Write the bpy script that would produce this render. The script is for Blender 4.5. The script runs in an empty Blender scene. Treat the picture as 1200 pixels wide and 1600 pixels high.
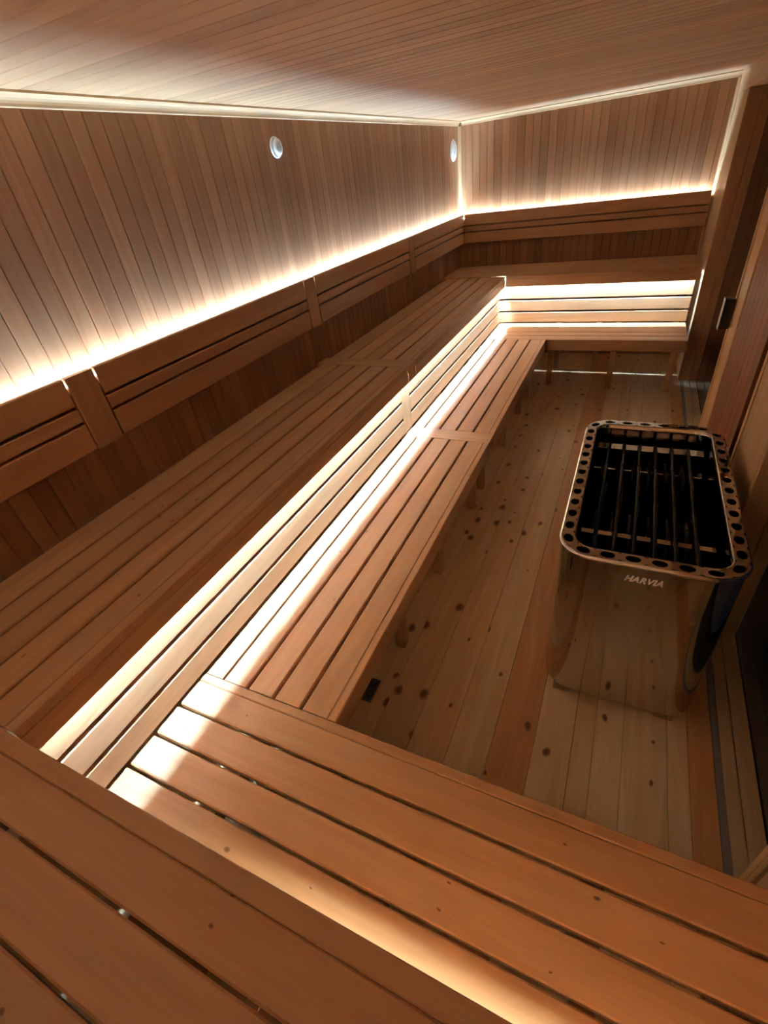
import bpy, bmesh, math, random
from mathutils import Vector, Matrix
random.seed(7)
S = bpy.context.scene
COL = S.collection

# ------------------------------------------------------------------ camera, world, exposure
cam_d = bpy.data.cameras.new('camera')
cam = bpy.data.objects.new('camera', cam_d); COL.objects.link(cam)
cam_d.sensor_fit = 'VERTICAL'; cam_d.sensor_height = 32.0; cam_d.sensor_width = 24.0
cam_d.lens = 741.18 / 1600 * 32
cam_d.clip_start = 0.02; cam_d.clip_end = 60
RT = (0.90353613, 0.41220155, -0.11709972)      # right, down, forward axes of the lens in the room
DN = (0.1537729, -0.56696468, -0.80926197)
FW = (-0.39997045, 0.71319067, -0.5756585)
cam.matrix_world = Matrix(((RT[0], -DN[0], -FW[0], 0), (RT[1], -DN[1], -FW[1], 0), (RT[2], -DN[2], -FW[2], 1.70), (0, 0, 0, 1)))
S.camera = cam
w = bpy.data.worlds.new('world'); S.world = w; w.use_nodes = True
w.node_tree.nodes['Background'].inputs[0].default_value = (0.80, 0.84, 1.0, 1)     # dim blue hall beyond the glass
w.node_tree.nodes['Background'].inputs[1].default_value = 0.012
S.view_settings.view_transform = 'Standard'; S.view_settings.look = 'None'
S.view_settings.gamma = 1.0; S.view_settings.use_curve_mapping = False
S.view_settings.exposure = 1.28
LED_COL = (0.64, 0.95, 1.24)
LED_UP, LED_DOWN, LED_NEAR, LED_BACK = 62.0, 290.0, 120.0, 66.0

# ------------------------------------------------------------------ room measures (metres, floor at z=0)
XL, XR, XG = -1.606, 0.469, 0.6025      # long wall, face of glass side piers, plane of the glass
YN, YF, ZC = -0.47, 5.175, 2.0          # near wall, far wall, ceiling
ZU, ZB = 0.855, 0.450                   # upper and lower bench tops
XUF, XRI, XLF = -1.015, -1.069, -0.575  # long side: upper front, riser face, lower front
YFU, YFR, YFL = 4.556, 4.610, 4.120     # far side
YNU, YNR, YNL = 0.122, 0.068, 0.5675    # near side

# ------------------------------------------------------------------ materials
def nodes(m):
    m.use_nodes = True
    return m.node_tree.nodes, m.node_tree.links
def wood(name, dark, light, axis, scale=1.0, rough=0.42, knots=0.0, knot_scale=(6, 4), var=0.16, fleck=0.0, spec=0.35):
    m = bpy.data.materials.new(name); N, L = nodes(m)
    b = N['Principled BSDF']
    tc = N.new('ShaderNodeTexCoord'); oi = N.new('ShaderNodeObjectInfo')
    off = N.new('ShaderNodeVectorMath'); off.operation = 'SCALE'
    off.inputs[0].default_value = (37.1, 91.7, 53.3); L.new(oi.outputs['Random'], off.inputs[3])
    add = N.new('ShaderNodeVectorMath'); add.operation = 'ADD'
    L.new(tc.outputs['Object'], add.inputs[0]); L.new(off.outputs[0], add.inputs[1])
    def mapped(across, along):
        mp = N.new('ShaderNodeMapping'); s = [across * scale] * 3; s[axis] = along * scale
        mp.inputs['Scale'].default_value = s; L.new(add.outputs[0], mp.inputs[0]); return mp
    n1 = N.new('ShaderNodeTexNoise'); n1.inputs['Scale'].default_value = 1; n1.inputs['Detail'].default_value = 5
    n1.inputs['Roughness'].default_value = 0.6; n1.inputs['Distortion'].default_value = 1.2
    L.new(mapped(16, 1.1).outputs[0], n1.inputs['Vector'])
    n2 = N.new('ShaderNodeTexNoise'); n2.inputs['Scale'].default_value = 1; n2.inputs['Detail'].default_value = 3
    L.new(mapped(190, 5).outputs[0], n2.inputs['Vector'])
    mx = N.new('ShaderNodeMath'); mx.operation = 'MULTIPLY_ADD'
    L.new(n2.outputs[0], mx.inputs[0]); mx.inputs[1].default_value = 0.22; 
    sb = N.new('ShaderNodeMath'); sb.operation = 'SUBTRACT'; L.new(n1.outputs[0], sb.inputs[0]); sb.inputs[1].default_value = 0.11
    L.new(sb.outputs[0], mx.inputs[2])
    cr = N.new('ShaderNodeValToRGB')
    cr.color_ramp.elements[0].position = 0.30; cr.color_ramp.elements[0].color = (*dark, 1)
    cr.color_ramp.elements[1].position = 0.68; cr.color_ramp.elements[1].color = (*light, 1)
    L.new(mx.outputs[0], cr.inputs[0])
    # board to board variation and the tint of the single board
    vr = N.new('ShaderNodeMapRange'); L.new(oi.outputs['Random'], vr.inputs[0])
    vr.inputs[3].default_value = 1 - var; vr.inputs[4].default_value = 1 + var
    m1 = N.new('ShaderNodeMix'); m1.data_type = 'RGBA'; m1.blend_type = 'MULTIPLY'; m1.inputs[0].default_value = 1
    L.new(cr.outputs[0], m1.inputs[6]); L.new(oi.outputs['Color'], m1.inputs[7])
    m2 = N.new('ShaderNodeVectorMath'); m2.operation = 'SCALE'
    L.new(m1.outputs[2], m2.inputs[0]); L.new(vr.outputs[0], m2.inputs[3])
    out = m2.outputs[0]
    if knots > 0 or fleck > 0:
        mp = N.new('ShaderNodeMapping'); s = [knot_scale[0]] * 3; s[axis] = knot_scale[1]
        mp.inputs['Scale'].default_value = s
        ns = N.new('ShaderNodeTexNoise'); ns.inputs['Scale'].default_value = 14
        L.new(add.outputs[0], ns.inputs['Vector'])
        ds = N.new('ShaderNodeVectorMath'); ds.operation = 'MULTIPLY_ADD'
        L.new(ns.outputs['Color'], ds.inputs[0]); ds.inputs[1].default_value = (0.03, 0.03, 0.03)
        L.new(add.outputs[0], ds.inputs[2]); L.new(ds.outputs[0], mp.inputs[0])
        vo = N.new('ShaderNodeTexVoronoi'); vo.inputs['Scale'].default_value = 1
        vo.voronoi_dimensions = '2D'; L.new(mp.outputs[0], vo.inputs['Vector'])
        sc = N.new('ShaderNodeSeparateColor'); L.new(vo.outputs['Color'], sc.inputs[0])
        amt = knots if knots > 0 else fleck
        pick = N.new('ShaderNodeMath'); pick.operation = 'LESS_THAN'; L.new(sc.outputs[0], pick.inputs[0]); pick.inputs[1].default_value = amt
        rad = N.new('ShaderNodeMapRange'); L.new(sc.outputs[1], rad.inputs[0])
        rad.inputs[3].default_value = 0.03 if fleck else 0.05; rad.inputs[4].default_value = 0.085 if fleck else 0.19
        dv = N.new('ShaderNodeMath'); dv.operation = 'DIVIDE'; L.new(vo.outputs['Distance'], dv.inputs[0]); L.new(rad.outputs[0], dv.inputs[1])
        kr = N.new('ShaderNodeValToRGB')
        kr.color_ramp.elements[0].position = 0.35; kr.color_ramp.elements[0].color = (1, 1, 1, 1)
        e = kr.color_ramp.elements.new(0.75); e.color = (0.72, 0.72, 0.72, 1)
        e = kr.color_ramp.elements.new(0.95); e.color = (0.3, 0.3, 0.3, 1)
        kr.color_ramp.elements[-1].position = 1.0; kr.color_ramp.elements[-1].color = (0, 0, 0, 1)
        kr.color_ramp.elements[-1].position = 1.0
        L.new(dv.outputs[0], kr.inputs[0])
        kf = N.new('ShaderNodeMath'); kf.operation = 'MULTIPLY'; L.new(kr.outputs[0], kf.inputs[0]); L.new(pick.outputs[0], kf.inputs[1])
        m3 = N.new('ShaderNodeMix'); m3.data_type = 'RGBA'; L.new(kf.outputs[0], m3.inputs[0])
        L.new(out, m3.inputs[6]); m3.inputs[7].default_value = (0.20, 0.075, 0.025, 1)
        out = m3.outputs[2]
    L.new(out, b.inputs['Base Color'])
    b.inputs['Roughness'].default_value = rough
    b.inputs['Specular IOR Level'].default_value = spec
    bp = N.new('ShaderNodeBump'); bp.inputs['Strength'].default_value = 0.12; bp.inputs['Distance'].default_value = 0.0015
    L.new(n2.outputs[0], bp.inputs['Height']); L.new(bp.outputs[0], b.inputs['Normal'])
    return m
_wc = {}
WOODS = {
    'bench': dict(dark=(0.45, 0.225, 0.098), light=(0.54, 0.30, 0.145), rough=0.40, var=0.09),
    'seat':  dict(dark=(0.45, 0.225, 0.098), light=(0.54, 0.30, 0.145), rough=0.40, fleck=0.10, knot_scale=(16, 9), var=0.09),
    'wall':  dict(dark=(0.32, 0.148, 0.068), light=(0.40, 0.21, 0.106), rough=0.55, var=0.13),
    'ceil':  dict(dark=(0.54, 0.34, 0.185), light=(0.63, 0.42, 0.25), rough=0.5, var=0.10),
    'pine':  dict(dark=(0.70, 0.445, 0.205), light=(0.84, 0.60, 0.325), rough=0.38, knots=0.45, knot_scale=(9, 6), var=0.05, spec=0.4),
    'trim':  dict(dark=(0.55, 0.36, 0.19), light=(0.66, 0.46, 0.27), rough=0.45, var=0.06),
}
def W(kind, axis):
    k = (kind, axis)
    if k not in _wc: _wc[k] = wood(kind + '_wood_' + 'xyz'[axis], axis=axis, **WOODS[kind])
    return _wc[k]
def plain(name, col, rough=0.5, metal=0.0, noise=0.0, ns=40):
    m = bpy.data.materials.new(name); N, L = nodes(m); b = N['Principled BSDF']
    b.inputs['Base Color'].default_value = (*col, 1); b.inputs['Roughness'].default_value = rough; b.inputs['Metallic'].default_value = metal
    if noise > 0:
        t = N.new('ShaderNodeTexNoise'); t.inputs['Scale'].default_value = ns; t.inputs['Detail'].default_value = 4
        tc = N.new('ShaderNodeTexCoord'); L.new(tc.outputs['Object'], t.inputs['Vector'])
        r = N.new('ShaderNodeMapRange'); L.new(t.outputs[0], r.inputs[0])
        r.inputs[3].default_value = max(0.01, rough - noise); r.inputs[4].default_value = rough + noise
        L.new(r.outputs[0], b.inputs['Roughness'])
    return m
def emit(name, col, st):
    m = bpy.data.materials.new(name); N, L = nodes(m); b = N['Principled BSDF']
    b.inputs['Base Color'].default_value = (0.8, 0.8, 0.8, 1)
    b.inputs['Emission Color'].default_value = (*col, 1); b.inputs['Emission Strength'].default_value = st
    return m
M_STEEL = plain('polished_steel', (0.62, 0.60, 0.58), 0.07, 1.0, 0.025, 9)
M_LINER = plain('dark_steel', (0.46, 0.44, 0.42), 0.12, 1.0, 0.05, 12)
M_ELEM = plain('heating_element_black', (0.02, 0.018, 0.018), 0.30, 0.5, 0.08, 60)
M_BLACK = plain('black_plastic', (0.012, 0.012, 0.013), 0.3, 0.0, 0.05, 30)
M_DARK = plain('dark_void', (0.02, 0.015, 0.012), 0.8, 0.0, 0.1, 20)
M_WHITE = plain('white_enamel', (0.75, 0.76, 0.76), 0.28, 0.0, 0.05, 30)
M_LOGO = plain('pale_lettering', (0.93, 0.91, 0.88), 0.4, 0.0, 0.05, 30)
M_GRATE = plain('brushed_grate', (0.16, 0.15, 0.15), 0.35, 0.9, 0.08, 80)
M_GREY = plain('grey_strip', (0.26, 0.22, 0.21), 0.5, 0.0, 0.08, 50)
M_CORE = plain('wall_core', (0.10, 0.055, 0.03), 0.9, 0.0, 0.05, 20)
def glass_mat():
    m = bpy.data.materials.new('tinted_glass'); N, L = nodes(m); b = N['Principled BSDF']
    b.inputs['Base Color'].default_value = (0.16, 0.17, 0.19, 1); b.inputs['Roughness'].default_value = 0.02
    b.inputs['Transmission Weight'].default_value = 1.0; b.inputs['IOR'].default_value = 1.45
    t = N.new('ShaderNodeTexNoise'); t.inputs['Scale'].default_value = 3
    r = N.new('ShaderNodeMapRange'); L.new(t.outputs[0], r.inputs[0]); r.inputs[3].default_value = 0.01; r.inputs[4].default_value = 0.05
    L.new(r.outputs[0], b.inputs['Roughness'])
    return m
M_GLASS = glass_mat()
M_LED_UP = emit('led_wall_wash', LED_COL, LED_UP)
M_LED_DOWN = emit('led_under_bench', (0.56, 0.95, 1.40), LED_DOWN)
M_LED_NEAR = emit('led_warm', (0.80, 0.97, 0.92), LED_NEAR)
M_LED_BACK = emit('led_back', (0.80, 0.95, 1.0), LED_BACK)

# ------------------------------------------------------------------ helpers
def tag(o, label=None, cat=None, group=None, kind=None):
    if label: o['label'] = label
    if cat: o['category'] = cat
    if group: o['group'] = group
    if kind: o['kind'] = kind
    return o
def empty(name, loc, label, cat, group=None, kind=None):
    o = bpy.data.objects.new(name, None); COL.objects.link(o); o.location = loc
    o.empty_display_size = 0.1
    return tag(o, label, cat, group, kind)
def link(name, me, parent=None, loc=(0, 0, 0), tint=(1, 1, 1)):
    o = bpy.data.objects.new(name, me); COL.objects.link(o)
    if parent is not None:
        o.parent = parent
        p = parent; base = Vector((0, 0, 0))
        while p is not None: base += p.location; p = p.parent
        o.location = Vector(loc) - base
    else: o.location = loc
    o.color = (*tint, 1)
    return o
_mc = {}
def board_mesh(size, axis, ch, mat, faces=None):
    """chamfered board centred on its origin, long axis given"""
    key = (tuple(round(s, 4) for s in size), axis, ch, mat.name, faces)
    if key in _mc: return _mc[key]
    a, b = [i for i in range(3) if i != axis]
    hA, hB, hL = size[a] / 2, size[b] / 2, size[axis] / 2
    c = min(ch, hA * 0.9, hB * 0.9)
    if faces == 'a+':   prof = [(-hA, -hB), (hA - c, -hB), (hA, -hB + c), (hA, hB - c), (hA - c, hB), (-hA, hB)]
    else: prof = [(-hA + c, -hB), (hA - c, -hB), (hA, -hB + c), (hA, hB - c), (hA - c, hB), (-hA + c, hB), (-hA, hB - c), (-hA, -hB + c)]
    n = len(prof); v = []
    e = min(c, hL * 0.5)
    for s, ins in ((-1, 1), (1, 1)):
        for (p, q) in prof:
            co = [0, 0, 0]; co[a] = p; co[b] = q; co[axis] = s * hL; v.append(co)
    f = [[i, (i + 1) % n, n + (i + 1) % n, n + i] for i in range(n)] + [list(range(n))[::-1], list(range(n, 2 * n))]
    me = bpy.data.meshes.new('board'); me.from_pydata(v, [], f)
    bm = bmesh.new(); bm.from_mesh(me); bmesh.ops.recalc_face_normals(bm, faces=bm.faces); bm.to_mesh(me); bm.free()
    me.materials.append(mat); _mc[key] = me
    return me
def board(name, parent, lo, hi, kind='bench', axis=None, ch=0.003, tint=(1, 1, 1), mat=None):
    size = [hi[i] - lo[i] for i in range(3)]
    if axis is None: axis = size.index(max(size))
    c = [(hi[i] + lo[i]) / 2 for i in range(3)]
    return link(name, board_mesh(size, axis, ch, mat or W(kind, axis)), parent, c, tint)
def mesh_obj(name, v, f, mat, parent=None, loc=(0, 0, 0), smooth=False, tint=(1, 1, 1)):
    me = bpy.data.meshes.new(name); me.from_pydata(v, [], f)
    bm = bmesh.new(); bm.from_mesh(me); bmesh.ops.recalc_face_normals(bm, faces=bm.faces); bm.to_mesh(me); bm.free()
    me.materials.append(mat)
    if smooth:
        for p in me.polygons: p.use_smooth = True
    return link(name, me, parent, loc, tint)
def tube(pts, r, n=8, closed=False):
    """swept tube through points"""
    P = [Vector(p) for p in pts]; m = len(P); v = []; f = []
    up = None
    for i in range(m):
        a = P[i - 1] if (i > 0 or closed) else P[i]; b = P[(i + 1) % m] if (i < m - 1 or closed) else P[i]
        t = (b - a).normalized()
        if up is None: up = t.orthogonal().normalized()
        up = (up - t * up.dot(t)).normalized(); s = t.cross(up)
        for k in range(n):
            an = 2 * math.pi * k / n; v.append(P[i] + (up * math.cos(an) + s * math.sin(an)) * r)
    for i in range(m if closed else m - 1):
        j = (i + 1) % m
        for k in range(n): f.append([i * n + k, i * n + (k + 1) % n, j * n + (k + 1) % n, j * n + k])
    if not closed: f += [list(range(n))[::-1], [(m - 1) * n + k for k in range(n)]]
    return [tuple(x) for x in v], f
def lathe(prof, n=28, ax=0):
    """profile (r, h) turned about an axis"""
    v = []; f = []
    for (r, h) in prof:
        for k in range(n):
            an = 2 * math.pi * k / n; p = [0, 0, 0]
            p[ax] = h; p[(ax + 1) % 3] = r * math.cos(an); p[(ax + 2) % 3] = r * math.sin(an); v.append(p)
    for i in range(len(prof) - 1):
        for k in range(n): f.append([i * n + k, i * n + (k + 1) % n, (i + 1) * n + (k + 1) % n, (i + 1) * n + k])
    return v, f
def rnd_tint(a=0.06):
    b = random.uniform(-a, a); c = random.uniform(-a, a) * 0.3
    return (1 + b, 1 + b * 1.35 + c, 1 + b * 1.6 + c * 1.5)

# ================================================================== THE ROOM
# floor: pine planks running the length of the room
def slab(name, lo, hi, mat, label, cat):
    c = [(lo[0] + hi[0]) / 2, (lo[1] + hi[1]) / 2, (lo[2] + hi[2]) / 2]
    o = link(name, board_mesh([hi[i] - lo[i] for i in range(3)], 0, 0.0, mat), None, c)
    return tag(o, label, cat, kind='structure')
floor = slab('floor', (XL - 0.1, YN - 0.1, -0.10), (XG + 0.3, YF + 0.1, -0.0225), M_CORE, 'knotty pine plank floor under the benches and heater', 'floor')
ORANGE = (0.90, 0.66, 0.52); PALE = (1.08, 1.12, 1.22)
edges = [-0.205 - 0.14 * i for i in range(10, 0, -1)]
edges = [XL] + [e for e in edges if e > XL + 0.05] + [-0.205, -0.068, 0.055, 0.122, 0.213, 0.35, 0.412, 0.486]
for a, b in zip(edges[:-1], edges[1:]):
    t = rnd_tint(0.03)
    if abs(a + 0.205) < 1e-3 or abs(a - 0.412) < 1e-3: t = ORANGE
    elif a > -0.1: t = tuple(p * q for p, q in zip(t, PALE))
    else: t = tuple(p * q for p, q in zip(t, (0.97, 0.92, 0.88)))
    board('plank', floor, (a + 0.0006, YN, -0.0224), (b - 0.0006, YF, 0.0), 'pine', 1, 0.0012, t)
board('threshold_strip', floor, (0.487, YN, -0.0224), (0.508, YF, 0.0), mat=M_GREY, axis=1, ch=0.001)
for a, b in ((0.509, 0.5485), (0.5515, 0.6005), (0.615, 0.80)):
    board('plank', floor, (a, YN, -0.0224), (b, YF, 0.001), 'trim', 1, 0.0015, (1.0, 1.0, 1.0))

# ceiling: narrow boards across the room
ceiling = slab('ceiling', (XL - 0.1, YN - 0.1, ZC + 0.0135), (XG + 0.3, YF + 0.1, ZC + 0.08), M_CORE, 'narrow tongue-and-groove boards of the ceiling', 'ceiling')
p = 0.0662; k0 = math.floor((YN - 0.95) / p)
def vboard(name, parent, lo, hi, kind, axis, thin, face, tint):
    """panelling board: small V chamfers on the room side only"""
    return board(name, parent, lo, hi, kind, axis, 0.003, tint)
y = 0.95 + k0 * p
while y < YF:
    a, b = max(y, YN), min(y + p, YF)
    if b - a > 0.012: vboard('ceiling_board', ceiling, (XL, a + 0.0004, ZC), (XG + 0.02, b - 0.0004, ZC + 0.0134), 'ceil', 0, 2, -1, rnd_tint(0.05))
    y += p
# long wall
wall_left = slab('wall_left', (XL - 0.1, YN - 0.1, 0), (XL - 0.0135, YF + 0.1, ZC + 0.08), M_CORE, 'long wall of narrow upright boards carrying the two round vents', 'wall')
p = 0.0646; y = 1.153 + math.floor((YN - 1.153) / p) * p
while y < YF:
    a, b = max(y, YN), min(y + p, YF)
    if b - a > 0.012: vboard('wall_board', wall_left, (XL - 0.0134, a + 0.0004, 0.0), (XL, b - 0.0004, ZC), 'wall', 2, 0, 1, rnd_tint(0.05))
    y += p
# far wall and near wall
for nm, yy, sgn, lab in (('wall_far', YF, 1, 'end wall of narrow upright boards behind the corner benches'), ('wall_near', YN, -1, 'end wall of narrow upright boards opposite the corner benches')):
    lo_y, hi_y = (yy + 0.0135, yy + 0.1) if sgn > 0 else (yy - 0.1, yy - 0.0135)
    wl = slab(nm, (XL - 0.0, lo_y, 0), (XG + 0.3, hi_y, ZC + 0.08), M_CORE, lab, 'wall')
    p = 0.0652; x = XL
    while x < XR:
        a, b = x, min(x + p, XR)
        l2, h2 = (yy, yy + 0.0134) if sgn > 0 else (yy - 0.0134, yy)
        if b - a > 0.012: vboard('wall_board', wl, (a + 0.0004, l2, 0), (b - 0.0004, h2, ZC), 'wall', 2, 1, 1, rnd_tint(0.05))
        x += p

# ------------------------------------------------ glass side (right-hand wall): piers, header, door, fixed panes
wall_right = slab('wall_right', (XG + 0.16, YN, 0), (XG + 0.2, YN + 0.02, 2.0), M_CORE, 'wood-lined glazed side wall with piers and header', 'wall')
def wr(name, lo, hi, kind='trim', axis=2, tint=(1, 1, 1), ch=0.003): return board(name, wall_right, lo, hi, kind, axis, ch, tint)
YJ, YD0, YD1, YP0, YP1, YNJ, ZH = 4.525, 2.205, 2.99, 1.705, 2.07, 0.694, 1.874
# far pier: lining towards the benches and a two-board jamb that faces down the room
wr('pier_lining', (XR, YJ + 0.016, 0.0), (XR + 0.015, YF, ZH - 0.001))
wr('jamb_board', (XR, YJ, 0.0), (0.5475, YJ + 0.015, ZH), tint=(0.82, 0.60, 0.50))
wr('jamb_board', (0.5485, YJ, 0.0), (XG, YJ + 0.015, ZH), tint=(0.76, 0.55, 0.46))
# header above glass and door, with soffit
wr('header_board', (XR, YN, ZH), (XR + 0.02, YF, ZC), axis=1)
wr('soffit_board', (XR + 0.021, YN, ZH), (XG + 0.16, YF, ZH + 0.02), axis=1)
# pier between the door and the near glass
wr('pier_panel', (XR, YP0 + 0.016, 0.0), (XR + 0.018, YP1, ZH), tint=(0.98, 0.88, 0.80))
wr('pier_edge', (XR - 0.004, YP1 - 0.03, 0.0), (XR - 0.0002, YP1, ZH), tint=(1, 0.9, 0.8))
wr('jamb_board', (XR, YP0, 0.0), (0.5485, YP0 + 0.015, ZH), tint=(0.92, 0.84, 0.80))
wr('jamb_board', (0.5515, YP0, 0.0), (XG, YP0 + 0.015, ZH), tint=(0.92, 0.84, 0.80))
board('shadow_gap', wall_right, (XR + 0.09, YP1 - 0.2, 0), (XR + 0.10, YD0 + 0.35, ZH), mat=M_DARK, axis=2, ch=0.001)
# near pier with two upright beads
wr('pier_lining', (XR, YN, 0.0), (XR + 0.015, YNJ - 0.045, ZH), tint=(0.95, 0.82, 0.74))
wr('bead', (XR - 0.006, YNJ - 0.041, 0.0), (XR + 0.015, YNJ - 0.026, ZH), tint=(0.95, 0.82, 0.74))
wr('bead', (XR - 0.002, YNJ - 0.022, 0.0), (XR + 0.015, YNJ, ZH), tint=(0.98, 0.86, 0.76))
wr('jamb_board', (XR + 0.016, YNJ - 0.016, 0.0), (XG, YNJ, ZH))
# wooden door with black pull
door = empty('door_1', (XR, (YD0 + YD1) / 2, 0), 'reddish board door with a pale stile and black pull beside the tall glass', 'door', kind='structure')
DT = (0.70, 0.50, 0.43)
yb = YD0
n = 7; pw = (2.79 - YD0) / n
for i in range(n):
    board('door_board', door, (XR + 0.012, YD0 + i * pw + 0.0005, 0.012), (XR + 0.045, YD0 + (i + 1) * pw - 0.0005, ZH - 0.004), 'wall', 2, 0.002, tuple(q * r for q, r in zip(DT, rnd_tint(0.05))))
board('stile', door, (XR + 0.006, 2.791, 0.012), (XR + 0.045, 2.965, ZH - 0.004), 'trim', 2, 0.003, (0.98, 0.84, 0.72))
board('stile_lip', door, (XR, 2.967, 0.012), (XR + 0.045, YD1, ZH - 0.004), 'trim', 2, 0.003, (1, 0.86, 0.74))
h = board('handle', door, (XR - 0.040, 2.945, 0.865), (XR - 0.0005, 2.992, 1.005), mat=M_BLACK, axis=2, ch=0.006); h['label'] = 'black pull handle'
board('handle_reflection', door, (XR - 0.046, 2.940, 0.860), (XR - 0.041, 2.997, 1.010), mat=M_GRATE, axis=2, ch=0.001)  # grey facing stands in for the reflection on the pull's front face
# panes
wd = slab('window_1', (XG, YD1 + 0.02, 0.012), (XG + 0.008, YJ - 0.001, ZH - 0.001), M_GLASS, 'tall dark glass pane beyond the wooden door', 'window')
wn = slab('window_2', (XG, YNJ + 0.002, 0.012), (XG + 0.008, YP0 - 0.002, ZH - 0.001), M_GLASS, 'tall dark glass pane beside the heater', 'window')

# ------------------------------------------------ mouldings
def cove_profile(r=0.034, n=6):
    # concave moulding: (out, down)
    pts = [(0, 0), (r, 0), (r, 0.004)]
    for i in range(n + 1):
        a = math.pi / 2 * i / n
        pts.append((r - (r - 0.006) * math.sin(a) * 0.96, 0.006 + (r - 0.008) * (1 - math.cos(a))))
    pts += [(0.004, r), (0, r)]
    return pts
def moulding(name, p0, p1, out, down, mat, label, r=0.034):
    P0, P1, O, D = Vector(p0), Vector(p1), Vector(out), Vector(down)
    pr = cove_profile(r); n = len(pr)
    c = (P0 + P1) / 2
    v = [tuple(P0 - c + O * a + D * b) for a, b in pr] + [tuple(P1 - c + O * a + D * b) for a, b in pr]
    f = [[i, (i + 1) % n, n + (i + 1) % n, n + i] for i in range(n)] + [list(range(n)), list(range(n, 2 * n))]
    o = mesh_obj(name, v, f, mat, None, c)
    return tag(o, label, 'moulding', kind='structure')
moulding('trim_1', (XL, YN, ZC), (XL, YF, ZC), (1, 0, 0), (0, 0, -1), W('trim', 1), 'pale cove moulding between the ceiling and the long wall')
moulding('trim_2', (XL + 0.035, YF, ZC), (XR, YF, ZC), (0, -1, 0), (0, 0, -1), W('trim', 0), 'pale cove moulding between the ceiling and the end wall')
moulding('trim_3', (XL, YF, 0.0), (XL, YF, ZC - 0.036), (1, 0, 0), (0, -1, 0), W('trim', 2), 'upright corner moulding beside the larger round vent', 0.026)
moulding('trim_4', (XR, YF, 0.0), (XR, YF, ZC - 0.036), (-1, 0, 0), (0, -1, 0), W('trim', 2), 'upright corner moulding between the end wall and the glazed side', 0.020)

# ================================================================== BENCHES
G = 0.010
BEN = 'bench'
def slat(par, lo, hi, axis): return board('slat', par, lo, hi, 'seat', axis, 0.0035, rnd_tint(0.045))
T = 0.026
# ---- upper bench on the long side
ub = empty('upper_bench', (XL + 0.3, 2.3, ZU - 0.09), 'long upper bench with five slats below the lit long backrest', 'bench')
xs = [(-1.550, -1.440), (-1.430, -1.340), (-1.330, -1.241), (-1.231, -1.141), (-1.131, -1.0475)]
YC0, YC1 = 2.290, 2.400
for (y0, y1) in ((YNU + 0.003, YC0 - 0.002), (YC1 + 0.002, YFU - 0.004)):
    for (x0, x1) in xs: slat(ub, (x0, y0, ZU - T), (x1, y1, ZU), 1)
    tt = rnd_tint(0.04)
    board('fascia_cap', ub, (-1.047, y0, ZU - T), (XUF, y1, ZU + 0.0005), BEN, 1, 0.002, tt)
    board('fascia', ub, (XUF - 0.012, y0, 0.770), (XUF - 0.0002, y1, ZU - T - 0.0002), BEN, 1, 0.001, tt)
board('cross_board', ub, (-1.585, YC0, ZU - T), (XUF + 0.0005, YC1, ZU + 0.001), BEN, 0, 0.002, rnd_tint(0.04))
board('fascia_joint', ub, (XUF - 0.0115, YC0 + 0.003, 0.770), (XUF + 0.0005, YC1 - 0.003, ZU - T - 0.0002), BEN, 2, 0.001)
for y0 in (0.25, 1.0, 1.7, 2.27, 2.42, 3.1, 3.8, 4.45):
    board('bearer', ub, (XL + 0.001, y0, ZU - T - 0.05), (-1.0905, y0 + 0.04, ZU - T - 0.0005), BEN, 0, 0.002)
board('back_rail', ub, (XL + 0.001, YNU, ZU - T - 0.012), (-1.552, YFU, ZU - T - 0.0005), BEN, 1, 0.002)
# ---- upper bench at the far end
ubf = empty('upper_bench', (-0.5, 4.9, ZU - 0.09), 'upper bench across the end wall above the lit corner risers', 'bench')
ys = [(YFU + 0.0335, 4.672), (4.682, 4.772), (4.782, 4.872), (4.882, 4.972), (4.982, 5.12)]
for (y0, y1) in ys: slat(ubf, (XL + 0.006, y0, ZU - T), (0.452, y1, ZU), 0)
board('fascia_cap', ubf, (XUF + 0.0015, YFU, ZU - T), (0.452, YFU + 0.033, ZU + 0.0005), BEN, 0, 0.002)
board('fascia', ubf, (XUF + 0.0015, YFU + 0.0002, 0.770), (0.452, YFU + 0.012, ZU - T - 0.0002), BEN, 0, 0.001)
for x0 in (-1.5, -0.9, -0.3, 0.38):
    board('bearer', ubf, (x0, YFR + 0.022, ZU - T - 0.05), (x0 + 0.04, YF - 0.001, ZU - T - 0.0005), BEN, 1, 0.002)
# ---- upper bench at the near end
ubn = empty('upper_bench', (-0.5, -0.15, ZU - 0.09), 'wide-slatted upper bench over the warm-lit lower bench', 'bench')
for (y0, y1) in [(0.0085, 0.0885), (-0.0905, 0.0030), (-0.1905, -0.0960), (-0.2905, -0.1960), (-0.42, -0.2960)]:
    slat(ubn, (XL + 0.006, y0, ZU - T), (XR - 0.002, y1, ZU), 0)
board('fascia_cap', ubn, (XL + 0.006, YNU - 0.033, ZU - T), (XR - 0.002, YNU, ZU + 0.0005), BEN, 0, 0.002)
board('fascia', ubn, (XRI + 0.003, YNU - 0.012, 0.770), (XR - 0.002, YNU - 0.0002, ZU - T - 0.0002), BEN, 0, 0.001)
for x0 in (-1.5, -0.9, -0.3, 0.38):
    board('bearer', ubn, (x0, YN + 0.001, ZU - T - 0.05), (x0 + 0.04, YNR - 0.022, ZU - T - 0.0005), BEN, 1, 0.002)

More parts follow.
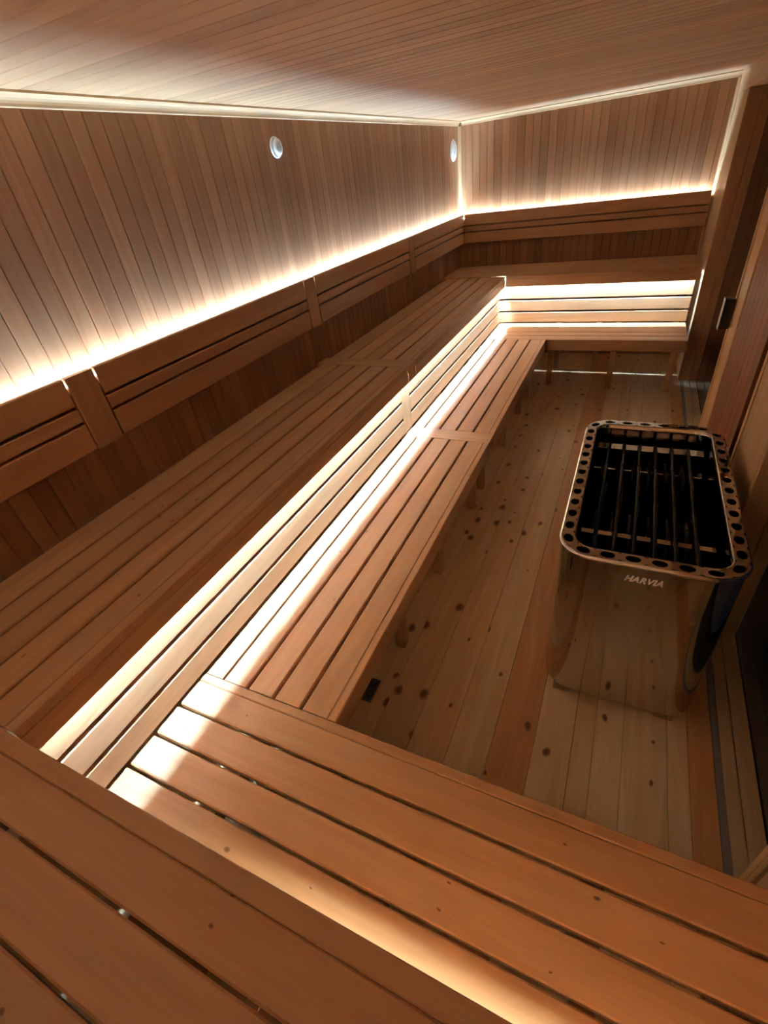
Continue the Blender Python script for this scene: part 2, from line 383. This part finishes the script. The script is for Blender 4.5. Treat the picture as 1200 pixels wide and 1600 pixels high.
# ---- lower benches
lb = empty('lower_bench', (-0.8, 2.3, 0), 'long lower bench with a bright rear slat facing the heater', 'bench')
xs = [(-1.064, -0.999), (-0.989, -0.901), (-0.891, -0.801), (-0.791, -0.700), (-0.690, -0.6025)]
for (y0, y1) in ((YNL + 0.002, YC0 - 0.002), (YC1 + 0.002, YFL - 0.003)):
    for (x0, x1) in xs: slat(lb, (x0, y0, ZB - T), (x1, y1, ZB), 1)
    board('fascia', lb, (-0.602, y0, 0.363), (XLF, y1, ZB + 0.0005), BEN, 1, 0.003, rnd_tint(0.04))
board('cross_board', lb, (-1.064, YC0, ZB - T), (XLF + 0.001, YC1, ZB + 0.001), BEN, 0, 0.002, (1.04, 1.04, 1.04))
for y0 in (1.21, 1.70, 2.30, 2.52, 3.10, 3.66, 4.0):
    board('leg', lb, (-0.705, y0 - 0.022, 0.0005), (-0.660, y0 + 0.022, ZB - T - 0.0555), BEN, 2, 0.003)
    board('bearer', lb, (-1.12, y0 - 0.022, ZB - T - 0.055), (-0.6025, y0 + 0.022, ZB - T - 0.0005), BEN, 0, 0.002)
    board('leg', lb, (-1.12, y0 - 0.022, 0.0005), (-1.075, y0 + 0.022, ZB - T - 0.0555), BEN, 2, 0.003)
lbf = empty('lower_bench', (-0.3, 4.3, 0), 'lower bench across the end of the room standing on open legs', 'bench')
ys = [(YFL + 0.0285, 4.223), (4.233, 4.328), (4.336, 4.462), (4.470, 4.603)]
for (y0, y1) in ys: slat(lbf, (XRI + 0.005, y0, ZB - T), (0.431, y1, ZB), 0)
board('fascia', lbf, (XLF + 0.001, YFL, 0.363), (0.431, YFL + 0.028, ZB + 0.0005), BEN, 0, 0.003)
board('fascia', lbf, (XRI + 0.005, YFL, ZB - T), (XLF - 0.001, YFL + 0.028, ZB + 0.0005), BEN, 0, 0.003)
for x0, yf, back in ((-0.55, 4.32, True), (-0.06, 4.29, False), (-0.215, 4.29, True), (0.375, 4.29, False)):
    board('bearer', lbf, (x0 - 0.022, YFL + 0.0285, ZB - T - 0.055), (x0 + 0.022, 4.76, ZB - T - 0.0005), BEN, 1, 0.002)
    if x0 != -0.215: board('leg', lbf, (x0 - 0.022, yf - 0.022, 0.0005), (x0 + 0.022, yf + 0.022, ZB - T - 0.0555), BEN, 2, 0.003)
    if back: board('leg', lbf, (x0 - 0.022, 4.715, 0.0005), (x0 + 0.022, 4.76, ZB - T - 0.0555), BEN, 2, 0.003)
lbn = empty('lower_bench', (-0.3, 0.3, 0), 'wide-slatted lower bench crossing the end of the long lower bench', 'bench')
for (y0, y1) in [(0.4525, 0.5395), (0.3535, 0.4425), (0.2545, 0.3435), (0.1555, 0.2445), (0.073, 0.1455)]:
    slat(lbn, (XRI + 0.005, y0, ZB - T), (XR - 0.003, y1, ZB), 0)
board('fascia', lbn, (XRI + 0.005, YNL - 0.0275, 0.363), (XR - 0.003, YNL, ZB + 0.0005), BEN, 0, 0.003)
for x0 in (-0.78, -0.30, 0.12, 0.42):
    board('bearer', lbn, (x0 - 0.022, -0.02, ZB - T - 0.055), (x0 + 0.022, YNL - 0.028, ZB - T - 0.0005), BEN, 1, 0.002)
    board('leg', lbn, (x0 - 0.022, 0.40, 0.0005), (x0 + 0.022, 0.445, ZB - T - 0.0555), BEN, 2, 0.003)
    board('leg', lbn, (x0 - 0.022, -0.02, 0.0005), (x0 + 0.022, 0.025, ZB - T - 0.0555), BEN, 2, 0.003)

# ---- risers between lower and upper benches
zs = [(0.456, 0.541), (0.555, 0.642), (0.657, 0.812)]
rp = empty('riser_panel', (XRI - 0.01, 2.3, 0.456), 'long bright riser of three boards beneath the long upper bench', 'riser')
for (y0, y1) in ((YNR + 0.0005, YC0 - 0.002), (YC1 + 0.002, YFR - 0.0005)):
    for (z0, z1) in zs: board('riser_board', rp, (XRI - 0.020, y0, z0), (XRI, y1, z1), BEN, 1, 0.003, rnd_tint(0.03))
board('post', rp, (XRI - 0.019, YC0, 0.456), (XRI + 0.001, YC1, 0.812), BEN, 2, 0.002)
for y0 in (0.3, 1.2, 2.2, 2.46, 3.4, 4.3): board('batten', rp, (XRI - 0.045, y0, 0.456), (XRI - 0.0205, y0 + 0.045, 0.752), BEN, 2, 0.002)
rpf = empty('riser_panel', (-0.3, YFR + 0.01, 0.456), 'riser of three boards beneath the upper bench at the end wall', 'riser')
for (z0, z1) in zs: board('riser_board', rpf, (XRI, YFR, z0), (0.432, YFR + 0.020, z1), BEN, 0, 0.003, rnd_tint(0.03))
for x0 in (-0.95, -0.28, 0.33): board('batten', rpf, (x0, YFR + 0.0205, 0.456), (x0 + 0.075, YFR + 0.045, 0.752), BEN, 2, 0.002, (0.4, 0.3, 0.3))
rpn = empty('riser_panel', (-0.3, YNR - 0.01, 0.456), 'riser of three boards behind the wide-slatted lower bench', 'riser')
for (z0, z1) in zs: board('riser_board', rpn, (XRI - 0.0, YNR - 0.020, z0), (XR - 0.003, YNR, z1), BEN, 0, 0.003, rnd_tint(0.03))

# ---- backrests, standing off the walls with a light shelf behind
BT, TB, TM, BB = 1.302, 1.211, (1.159, 1.203), (1.060, 1.151)
XB0, XB1 = -1.574, -1.552
br = empty('backrest', (XL + 0.03, 2.3, 1.06), 'long three-board backrest with upright cover posts on the long wall', 'backrest')
posts = [(-0.575, -0.475), (0.875, 0.975), (2.272, 2.372), (3.725, 3.825)]
spans = []
cur = YN + 0.056
for a, b in posts:
    if a - cur > 0.1: spans.append((cur, a - 0.007))
    cur = b + 0.007
spans.append((cur, YF - 0.060))
for (a, b) in spans:
    board('top_board', br, (XB0, a, TB), (XB1, b, BT), BEN, 1, 0.004, rnd_tint(0.04))
    board('middle_slat', br, (XB0, a, TM[0]), (XB1, b, TM[1]), BEN, 1, 0.003, rnd_tint(0.04))
    board('bottom_board', br, (XB0, a, BB[0]), (XB1, b, BB[1]), BEN, 1, 0.004, rnd_tint(0.04))
for a, b in posts[1:]:
    board('post', br, (XB0, a, BB[0] - 0.002), (XB1 + 0.002, b, BT - 0.001), BEN, 2, 0.003, (0.95, 0.95, 0.97))
board('light_shelf', br, (XL + 0.0005, YN + 0.058, 1.205), (XB0 - 0.0005, YF - 0.0325, 1.268), BEN, 1, 0.001, (0.8, 0.8, 0.8))
brf = empty('backrest', (-0.5, YF - 0.03, 1.06), 'three-board backrest on the end wall without posts', 'backrest')
for nm, z0, z1 in (('top_board', TB, BT), ('middle_slat', *TM), ('bottom_board', *BB)):
    board(nm, brf, (XB1 + 0.008, YF - 0.054, z0), (0.446, YF - 0.032, z1), BEN, 0, 0.004, rnd_tint(0.03))
board('light_shelf', brf, (XB0 + 0.002, YF - 0.0315, 1.205), (0.446, YF - 0.0005, 1.268), BEN, 0, 0.001, (0.8, 0.8, 0.8))
brn = empty('backrest', (-0.5, YN + 0.03, 1.06), 'three-board backrest on the wall opposite the corner benches', 'backrest')
for nm, z0, z1 in (('top_board', TB, BT), ('middle_slat', *TM), ('bottom_board', *BB)):
    board(nm, brn, (XB1 + 0.004, YN + 0.032, z0), (0.446, YN + 0.054, z1), BEN, 0, 0.004, rnd_tint(0.03))
board('light_shelf', brn, (XB1 + 0.004, YN + 0.0005, 1.205), (0.446, YN + 0.0315, 1.268), BEN, 0, 0.001, (0.8, 0.8, 0.8))

# ---- LED strips
def led(lo, hi, mat, label):
    axis = 0 if hi[0] - lo[0] > hi[1] - lo[1] else 1
    c = [(lo[i] + hi[i]) / 2 for i in range(3)]
    return tag(link('led_strip', board_mesh([hi[i] - lo[i] for i in range(3)], axis, 0.0005, mat), None, c), label, 'light strip', 'hidden led strips')
led((XL + 0.010, YN + 0.07, 1.2685), (XL + 0.029, YF - 0.04, 1.2705), M_LED_UP, 'white light strip glowing behind the long backrest')
led((XL + 0.05, YF - 0.029, 1.2685), (0.43, YF - 0.010, 1.2705), M_LED_UP, 'white light strip glowing behind the backrest on the end wall')
led((XL + 0.06, YN + 0.006, 1.2685), (0.43, YN + 0.024, 1.2705), M_LED_BACK, 'light strip behind the backrest opposite the corner benches')
# below the upper benches, just behind the thin front aprons
led((-1.0455, YNU + 0.02, 0.8255), (-1.0370, YFU + 0.005, 0.8285), M_LED_DOWN, 'white light strip tucked under the long upper bench')
led((-1.030, 4.5770, 0.8255), (0.428, 4.5855, 0.8285), M_LED_DOWN, 'white light strip tucked under the upper bench at the end wall')
led((-0.50, 0.0900, 0.8255), (0.44, 0.0970, 0.8285), M_LED_NEAR, 'warm light strip tucked under the wide-slatted upper bench')

# ================================================================== HEATER
HX0, HX1, HY0, HY1, HZ = -0.086, 0.420, 1.186, 2.135, 0.708
ht = empty('sauna_heater', ((HX0 + HX1) / 2, (HY0 + HY1) / 2, 0), 'polished steel sauna heater with a perforated rim and open grate', 'heater')
HC = Vector(((HX0 + HX1) / 2, (HY0 + HY1) / 2, 0))
R0 = 0.100
def rr_path(off, s, step=None):
    """point and outward normal on the rounded rectangle, inset by off, at fraction s"""
    hx, hy = (HX1 - HX0) / 2, (HY1 - HY0) / 2; R = R0
    ref = R - 0.0215
    segs = []
    lx, ly, arc = 2 * (hx - R), 2 * (hy - R), math.pi / 2 * ref
    order = [('l', (-hx + R, -hy), (1, 0), lx, (0, -1)), ('a', (hx - R, -hy + R), -math.pi / 2, arc), ('l', (hx, -hy + R), (0, 1), ly, (1, 0)), ('a', (hx - R, hy - R), 0, arc),
             ('l', (hx - R, hy), (-1, 0), lx, (0, 1)), ('a', (-hx + R, hy - R), math.pi / 2, arc), ('l', (-hx, hy - R), (0, -1), ly, (-1, 0)), ('a', (-hx + R, -hy + R), math.pi, arc)]
    tot = sum(o[3] for o in order); d = (s % 1.0) * tot
    for o in order:
        if d <= o[3] + 1e-9:
            if o[0] == 'l':
                n = Vector((*o[4], 0)); p = Vector((o[1][0] + o[2][0] * d, o[1][1] + o[2][1] * d, 0)) - n * off
            else:
                an = o[2] + d / ref; n = Vector((math.cos(an), math.sin(an), 0)); p = Vector((*o[1], 0)) + n * (R - off)
            return p + HC, n
        d -= o[3]
def rr_samples():
    hx, hy = (HX1 - HX0) / 2, (HY1 - HY0) / 2; ref = R0 - 0.0215
    lens = [2 * (hx - R0), math.pi / 2 * ref, 2 * (hy - R0), math.pi / 2 * ref] * 2; tot = sum(lens)
    out = []; acc = 0
    for i, l in enumerate(lens):
        k = 3 if i % 2 == 0 else 12
        out += [(acc + l * j / k) / tot for j in range(k)]; acc += l
    return out
SS = rr_samples()
def sweep(profile, name, mat, parent, smooth=True):
    """profile of (inset, z) swept round the rounded rectangle"""
    v = []; f = []; n = len(SS); m = len(profile)
    for (off, z) in profile:
        for s in SS:
            p, nn = rr_path(off, s); v.append((p.x - HC.x, p.y - HC.y, z))
    for i in range(m - 1):
        for k in range(n): f.append([i * n + k, i * n + (k + 1) % n, (i + 1) * n + (k + 1) % n, (i + 1) * n + k])
    o = mesh_obj(name, v, f, mat, parent, HC, smooth)
    return o, n
body, n = sweep([(0.004, 0.695), (0.004, 0.36), (0.004, 0.048), (0.006, 0.043), (0.03, 0.043)], 'body', M_STEEL, ht)
# liner of the stone well, with its floor
liner, _ = sweep([(0.046, 0.69), (0.048, 0.5), (0.050, 0.285)], 'liner', M_LINER, ht)
v = []; 
for s in SS:
    p_, nn = rr_path(0.050, s); v.append((p_.x - HC.x, p_.y - HC.y, 0.286))
mesh_obj('well_floor', v, [list(range(len(v)))], M_DARK, ht, HC)
v = []
for s in SS:
    p_, nn = rr_path(0.012, s); v.append((p_.x - HC.x, p_.y - HC.y, 0.044))
mesh_obj('base_plate', v, [list(range(len(v)))], M_DARK, ht, HC)
# rim: a ring of cells, each with a round hole, rolled outer edge and inner lip
NH, NC = 38, 24
OI, OO = 0.040, 0.003
v = []; f = []
cellw = 1.0 / NH
peri = 2 * ((HX1 - HX0 - 2 * R0) + (HY1 - HY0 - 2 * R0)) + 2 * math.pi * (R0 - 0.0215)
hr, ha = 0.0190, 0.0122
for c in range(NH):
    sc = (c + 0.5) * cellw + 0.003
    tc = (OI + OO) / 2
    def P(ds, off, z):
        p_, nn = rr_path(off, sc + ds); return (p_.x - HC.x, p_.y - HC.y, z)
    base = len(v)
    hw, hh = cellw / 2, (OI - OO) / 2
    for k in range(NC):      # square boundary
        an = 2 * math.pi * (k + 0.5) / NC
        ca, sa = math.cos(an), math.sin(an); q = 1 / max(abs(ca), abs(sa))
        v.append(P(ca * q * hw, tc + sa * q * hh, HZ))
    for zz in (HZ, HZ - 0.004, HZ - 0.012):
        rr = 0 if zz < HZ else 0.0012
        for k in range(NC):
            an = 2 * math.pi * (k + 0.5) / NC
            v.append(P(math.cos(an) * (hr + rr) / peri, tc + math.sin(an) * (ha + rr), zz))
    for lev in range(3):
        for k in range(NC):
            a, b = base + lev * NC + k, base + lev * NC + (k + 1) % NC
            f.append([a, b, b + NC, a + NC])
rim = mesh_obj('rim', v, f, M_STEEL, ht, HC, False)
edge, _ = sweep([(OO, HZ), (0.002, HZ - 0.001), (-0.002, HZ - 0.004), (-0.004, HZ - 0.009), (-0.003, HZ - 0.014), (0.0, HZ - 0.018), (0.004, HZ - 0.019)], 'rim_edge', M_STEEL, rim)
lip, _ = sweep([(OI, HZ), (OI + 0.003, HZ - 0.0005), (OI + 0.0055, HZ - 0.003), (OI + 0.006, HZ - 0.03)], 'rim_lip', M_STEEL, rim)
# two little lugs on the rim and dark space below the holes
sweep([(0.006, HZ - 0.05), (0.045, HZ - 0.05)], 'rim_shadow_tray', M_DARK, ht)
# heating elements: nested loops standing in upright planes along the well
ex = [0.004 + 0.058 * i for i in range(6)]
def loop(y0, y1, z0, z1, r):
    pts = []
    for (cy, cz, a0) in ((y1 - r, z1 - r, 0), (y0 + r, z1 - r, 90), (y0 + r, z0 + r, 180), (y1 - r, z0 + r, 270)):
        for j in range(5):
            a = math.radians(a0 + 90 * j / 4); pts.append((0, cy + r * math.cos(a), cz + r * math.sin(a)))
    return pts
for x in ex:
    v = []; f = []
    for (y0, y1, z0, z1, r, dx) in ((1.28, 2.045, 0.31, 0.650, 0.03, 0), (1.30, 1.385, 0.33, 0.585, 0.03, 0.010), (1.43, 1.60, 0.33, 0.60, 0.035, -0.012), (1.62, 1.80, 0.33, 0.60, 0.035, 0.012), (1.82, 2.0, 0.33, 0.60, 0.035, -0.012)):
        vv, ff = tube([(dx, a - HC.y, b) for _, a, b in loop(y0, y1, z0, z1, r)], 0.0075, 7, True)
        b0 = len(v); v += vv; f += [[i + b0 for i in q] for q in ff]
    mesh_obj('heating_element', v, f, M_ELEM, ht, (x + 0.012, HC.y, 0), True)
for (yy, zz, dp) in ((2.02, 0.640, 0.045), (1.93, 0.590, 0.040), (1.41, 0.632, 0.022)):
    board('bracket', ht, (HX0 + 0.056, yy - dp / 2, zz - 0.0015), (HX1 - 0.058, yy + dp / 2, zz + 0.0015), mat=M_STEEL, axis=0, ch=0.0005)
board('heat_shield', ht, (HX0 + 0.056, 1.305, 0.538), (HX1 - 0.10, 1.385, 0.541), mat=M_STEEL, axis=0, ch=0.0005)
for x in ex:
    board('spacer_plate', ht, (x + 0.0395, 1.30, 0.30), (x + 0.0415, 1.36, 0.5365), mat=M_LINER, axis=2, ch=0.0002)
for (x0, x1) in ((HX0 + 0.045, HX0 + 0.105), (HX1 - 0.115, HX1 - 0.055)):
    for (y0, y1) in ((HY0 + 0.018, HY0 + 0.06), (HY1 - 0.06, HY1 - 0.018)):
        board('foot', ht, (x0, y0, 0.0), (x1, y1, 0.0435), mat=M_LINER, axis=0, ch=0.003)
# raised lettering on the front
fc = bpy.data.curves.new('lettering', 'FONT'); fc.body = 'HARVIA'; fc.size = 0.030; fc.shear = 0.32; fc.offset = 0.0010; fc.extrude = 0.0008; fc.resolution_u = 3
fc.space_character = 1.10
tmp = bpy.data.objects.new('tmp_text', fc); COL.objects.link(tmp)
bpy.context.view_layer.update()
me = bpy.data.meshes.new_from_object(tmp.evaluated_get(bpy.context.evaluated_depsgraph_get()))
bpy.data.objects.remove(tmp)
xsv = [q.co.x for q in me.vertices]; wsc = 0.101 / (max(xsv) - min(xsv))
for q in me.vertices:
    x, y_, z_ = q.co; q.co = ((x - min(xsv)) * wsc, -z_, y_)
me.materials.clear(); me.materials.append(M_LOGO)
lg = link('lettering', me, body, (0.112, HY0 + 0.003, 0.638)); lg['label'] = 'pale raised maker lettering'

# ================================================================== SMALL THINGS
def vent(y, z, r, tilt, label, out):
    e = empty('wall_vent', (XL, y, z), label, 'vent', 'round vents on the long wall')
    v, f = lathe([(r * 0.72, 0.0006), (r, 0.0006), (r, 0.004), (r * 0.95, 0.007), (r * 0.76, 0.008), (r * 0.70, 0.004), (r * 0.70, 0.0006)], 28, 0)
    mesh_obj('flange', v, f, M_WHITE, e, (XL, y, z), True)
    v, f = lathe([(0.0001, out), (r * 0.5, out - 0.001), (r * 0.78, out - 0.006), (r * 0.82, out - 0.011), (r * 0.78, out - 0.014), (r * 0.4, out - 0.013), (0.0001, out - 0.013)], 28, 0)
    d = mesh_obj('disc', v, f, M_WHITE, e, (XL, y, z), True); d.rotation_euler = (0, math.radians(tilt), 0)
    v, f = lathe([(0.0001, 0.001), (0.006, 0.001), (0.006, out - 0.013), (0.0001, out - 0.013)], 10, 0)
    mesh_obj('stem', v, f, M_GRATE, e, (XL, y, z), True)
vent(2.335, 1.862, 0.042, 0, 'small round white vent valve standing proud of the long wall', 0.024)
vent(5.02, 1.80, 0.080, 0, 'larger round white vent plate close to the corner moulding', 0.022)

# floor drain: square plate with slots laid in alternating quarters
dr = empty('floor_drain', (-0.7425, 0.948, 0), 'small square metal drain grate beside the lower bench legs', 'drain')
c = (-0.7425, 0.948); q = 0.0525
board('tray', dr, (c[0] - q, c[1] - q, 0.0002), (c[0] + q, c[1] + q, 0.0012), mat=M_DARK, axis=0, ch=0.0001)
for (lo, hi) in (((-q, -q), (q, -q + 0.007)), ((-q, q - 0.007), (q, q)), ((-q, -q + 0.0071), (-q + 0.007, q - 0.0071)), ((q - 0.007, -q + 0.0071), (q, q - 0.0071))):
    board('frame_bar', dr, (c[0] + lo[0], c[1] + lo[1], 0.0013), (c[0] + hi[0], c[1] + hi[1], 0.005), mat=M_GRATE, ch=0.0005)
for qx, qy, vert in ((1, 1, False), (1, -1, True), (-1, 1, True), (-1, -1, False)):
    cx, cy = c[0] + qx * 0.0225, c[1] + qy * 0.0225
    for j in range(4):
        o = -0.0175 + j * 0.0115
        if vert: board('slot_bar', dr, (cx + o - 0.0025, cy - 0.0215, 0.0013), (cx + o + 0.0025, cy + 0.0215, 0.0046), mat=M_GRATE, axis=1, ch=0.0005)
        else: board('slot_bar', dr, (cx - 0.0215, cy + o - 0.0025, 0.0013), (cx + 0.0215, cy + o + 0.0025, 0.0046), mat=M_GRATE, axis=0, ch=0.0005)
